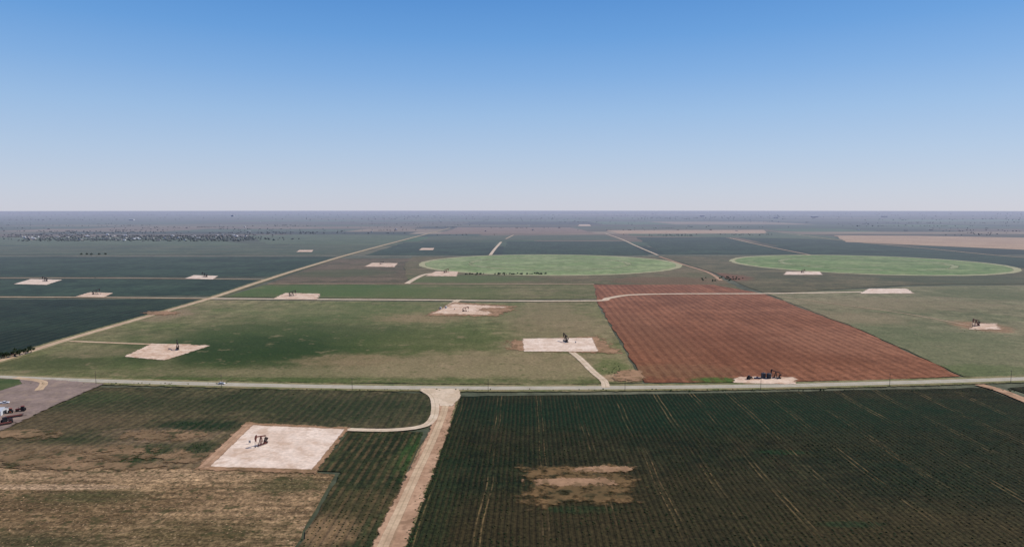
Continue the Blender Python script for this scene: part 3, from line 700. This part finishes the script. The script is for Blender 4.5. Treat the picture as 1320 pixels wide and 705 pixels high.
# ----- distant houses
V=[];Fc=[];HC=[]
def house(x,y,L,W,h,a,c):
    b=len(V); ca,sa=math.cos(a),math.sin(a)
    for px,py,pz in [(-L,-W,0),(L,-W,0),(L,W,0),(-L,W,0),(-L,-W,h),(L,-W,h),(L,W,h),(-L,W,h),(-L,0,h*1.5),(L,0,h*1.5)]:
        V.append((x+px*ca-py*sa,y+px*sa+py*ca,pz))
    for f in ([0,1,5,4],[2,3,7,6],[1,2,6,9,5],[3,0,4,8,7],[4,5,9,8],[6,7,8,9]):
        Fc.append([b+i for i in f]); HC.append(c if f[0]<4 else tuple(q*.8 for q in c[:3])+(1,))
cols=[C(200,200,200),C(180,176,170),C(150,142,136),C(120,114,110),C(226,228,232)]
for (u0,u1,v0,v1,n) in ((20,330,302,310,80),(-200,1500,282,299,50),(-300,1600,276,283,110),(780,1060,277,282,70),(380,640,277,285,40)):
    for _ in range(n):
        x,y=G(random.uniform(u0,u1),random.uniform(v0,v1))
        house(x,y,random.uniform(5,11),random.uniform(4,7),random.uniform(2.5,4.5),random.choice([0,math.pi/2])+.02,random.choice(cols))
for (u,v,L,h) in ((1050,280,60,10),(1000,281,30,8),(170,284,30,9),(905,279,40,12),(300,279,24,24),(1140,279.5,50,10)):
    x,y=G(u,v); house(x,y,L,20,h,0.02,cols[4])
mt,N=newmat('town_buildings'); N.out(N.haze(N.attr('fcol','Color'),D=9000))
o=mesh_obj('distant_town',V,Fc,mt)
ca=o.data.color_attributes.new('fcol','FLOAT_COLOR','CORNER')
ca.data.foreach_set('color',[q for p,c in zip(o.data.polygons,HC) for _ in range(p.loop_total) for q in c])
# ================================================================= LIGHT / SKY
EL=math.radians(50); AZ=math.radians(75)
sd=bpy.data.lights.new('sun','SUN'); sd.energy=4.4; sd.angle=math.radians(0.5); sd.color=(1.0,0.925,0.80)
so=bpy.data.objects.new('sun',sd); COL.objects.link(so)
dirv=Vector((math.sin(AZ)*math.cos(EL),math.cos(AZ)*math.cos(EL),math.sin(EL)))
so.rotation_euler=dirv.to_track_quat('Z','Y').to_euler(); so.location=dirv*500
w=bpy.data.worlds.new('World'); scene.world=w; w.use_nodes=True
N=NT(w.node_tree)
sky=N.new('ShaderNodeTexSky',sky_type='NISHITA'); sky.sun_disc=False; sky.sun_elevation=EL; sky.sun_rotation=AZ
sky.altitude=1000; sky.air_density=1.0; sky.dust_density=0.6; sky.ozone_density=2.0
tc=N.new('ShaderNodeTexCoord'); sp=N.new('ShaderNodeSeparateXYZ'); N.put(sp.inputs[0],tc.outputs['Generated'])
rp_=N.new('ShaderNodeValToRGB'); N.put(rp_.inputs[0],N.m('MAXIMUM',sp.outputs[2],0.0))
stops=[(0.0,(201,204,220)),(0.03,(194,204,224)),(0.077,(179,200,228)),(0.132,(157,191,230)),(0.184,(130,176,228)),(0.235,(104,161,223)),(0.29,(83,145,214)),(0.6,(36,90,176)),(1.0,(22,64,144))]
cr=rp_.color_ramp
while len(cr.elements)<len(stops): cr.elements.new(0.5)
for el,(p,c) in zip(cr.elements,stops): el.position=p; el.color=(lin(c[0]),lin(c[1]),lin(c[2]),1)
STR=0.1
hz=N.scale(rp_.outputs[0],1/STR)
colw=N.mix(0.85,sky.outputs[0],hz)
bg=N.new('ShaderNodeBackground'); bg.inputs[1].default_value=STR
ow=N.new('ShaderNodeOutputWorld')
w.node_tree.links.new(colw,bg.inputs[0]); w.node_tree.links.new(bg.outputs[0],ow.inputs[0])
# camera
cd=bpy.data.cameras.new('camera'); cd.lens=24; cd.sensor_width=36; cd.clip_end=120000; cd.clip_start=1
co=bpy.data.objects.new('camera',cd); COL.objects.link(co); co.location=(0,0,H); co.rotation_euler=(math.pi/2-TH,0,0)
scene.camera=co
scene.view_settings.view_transform='Standard'; scene.view_settings.look='None'; scene.view_settings.exposure=0
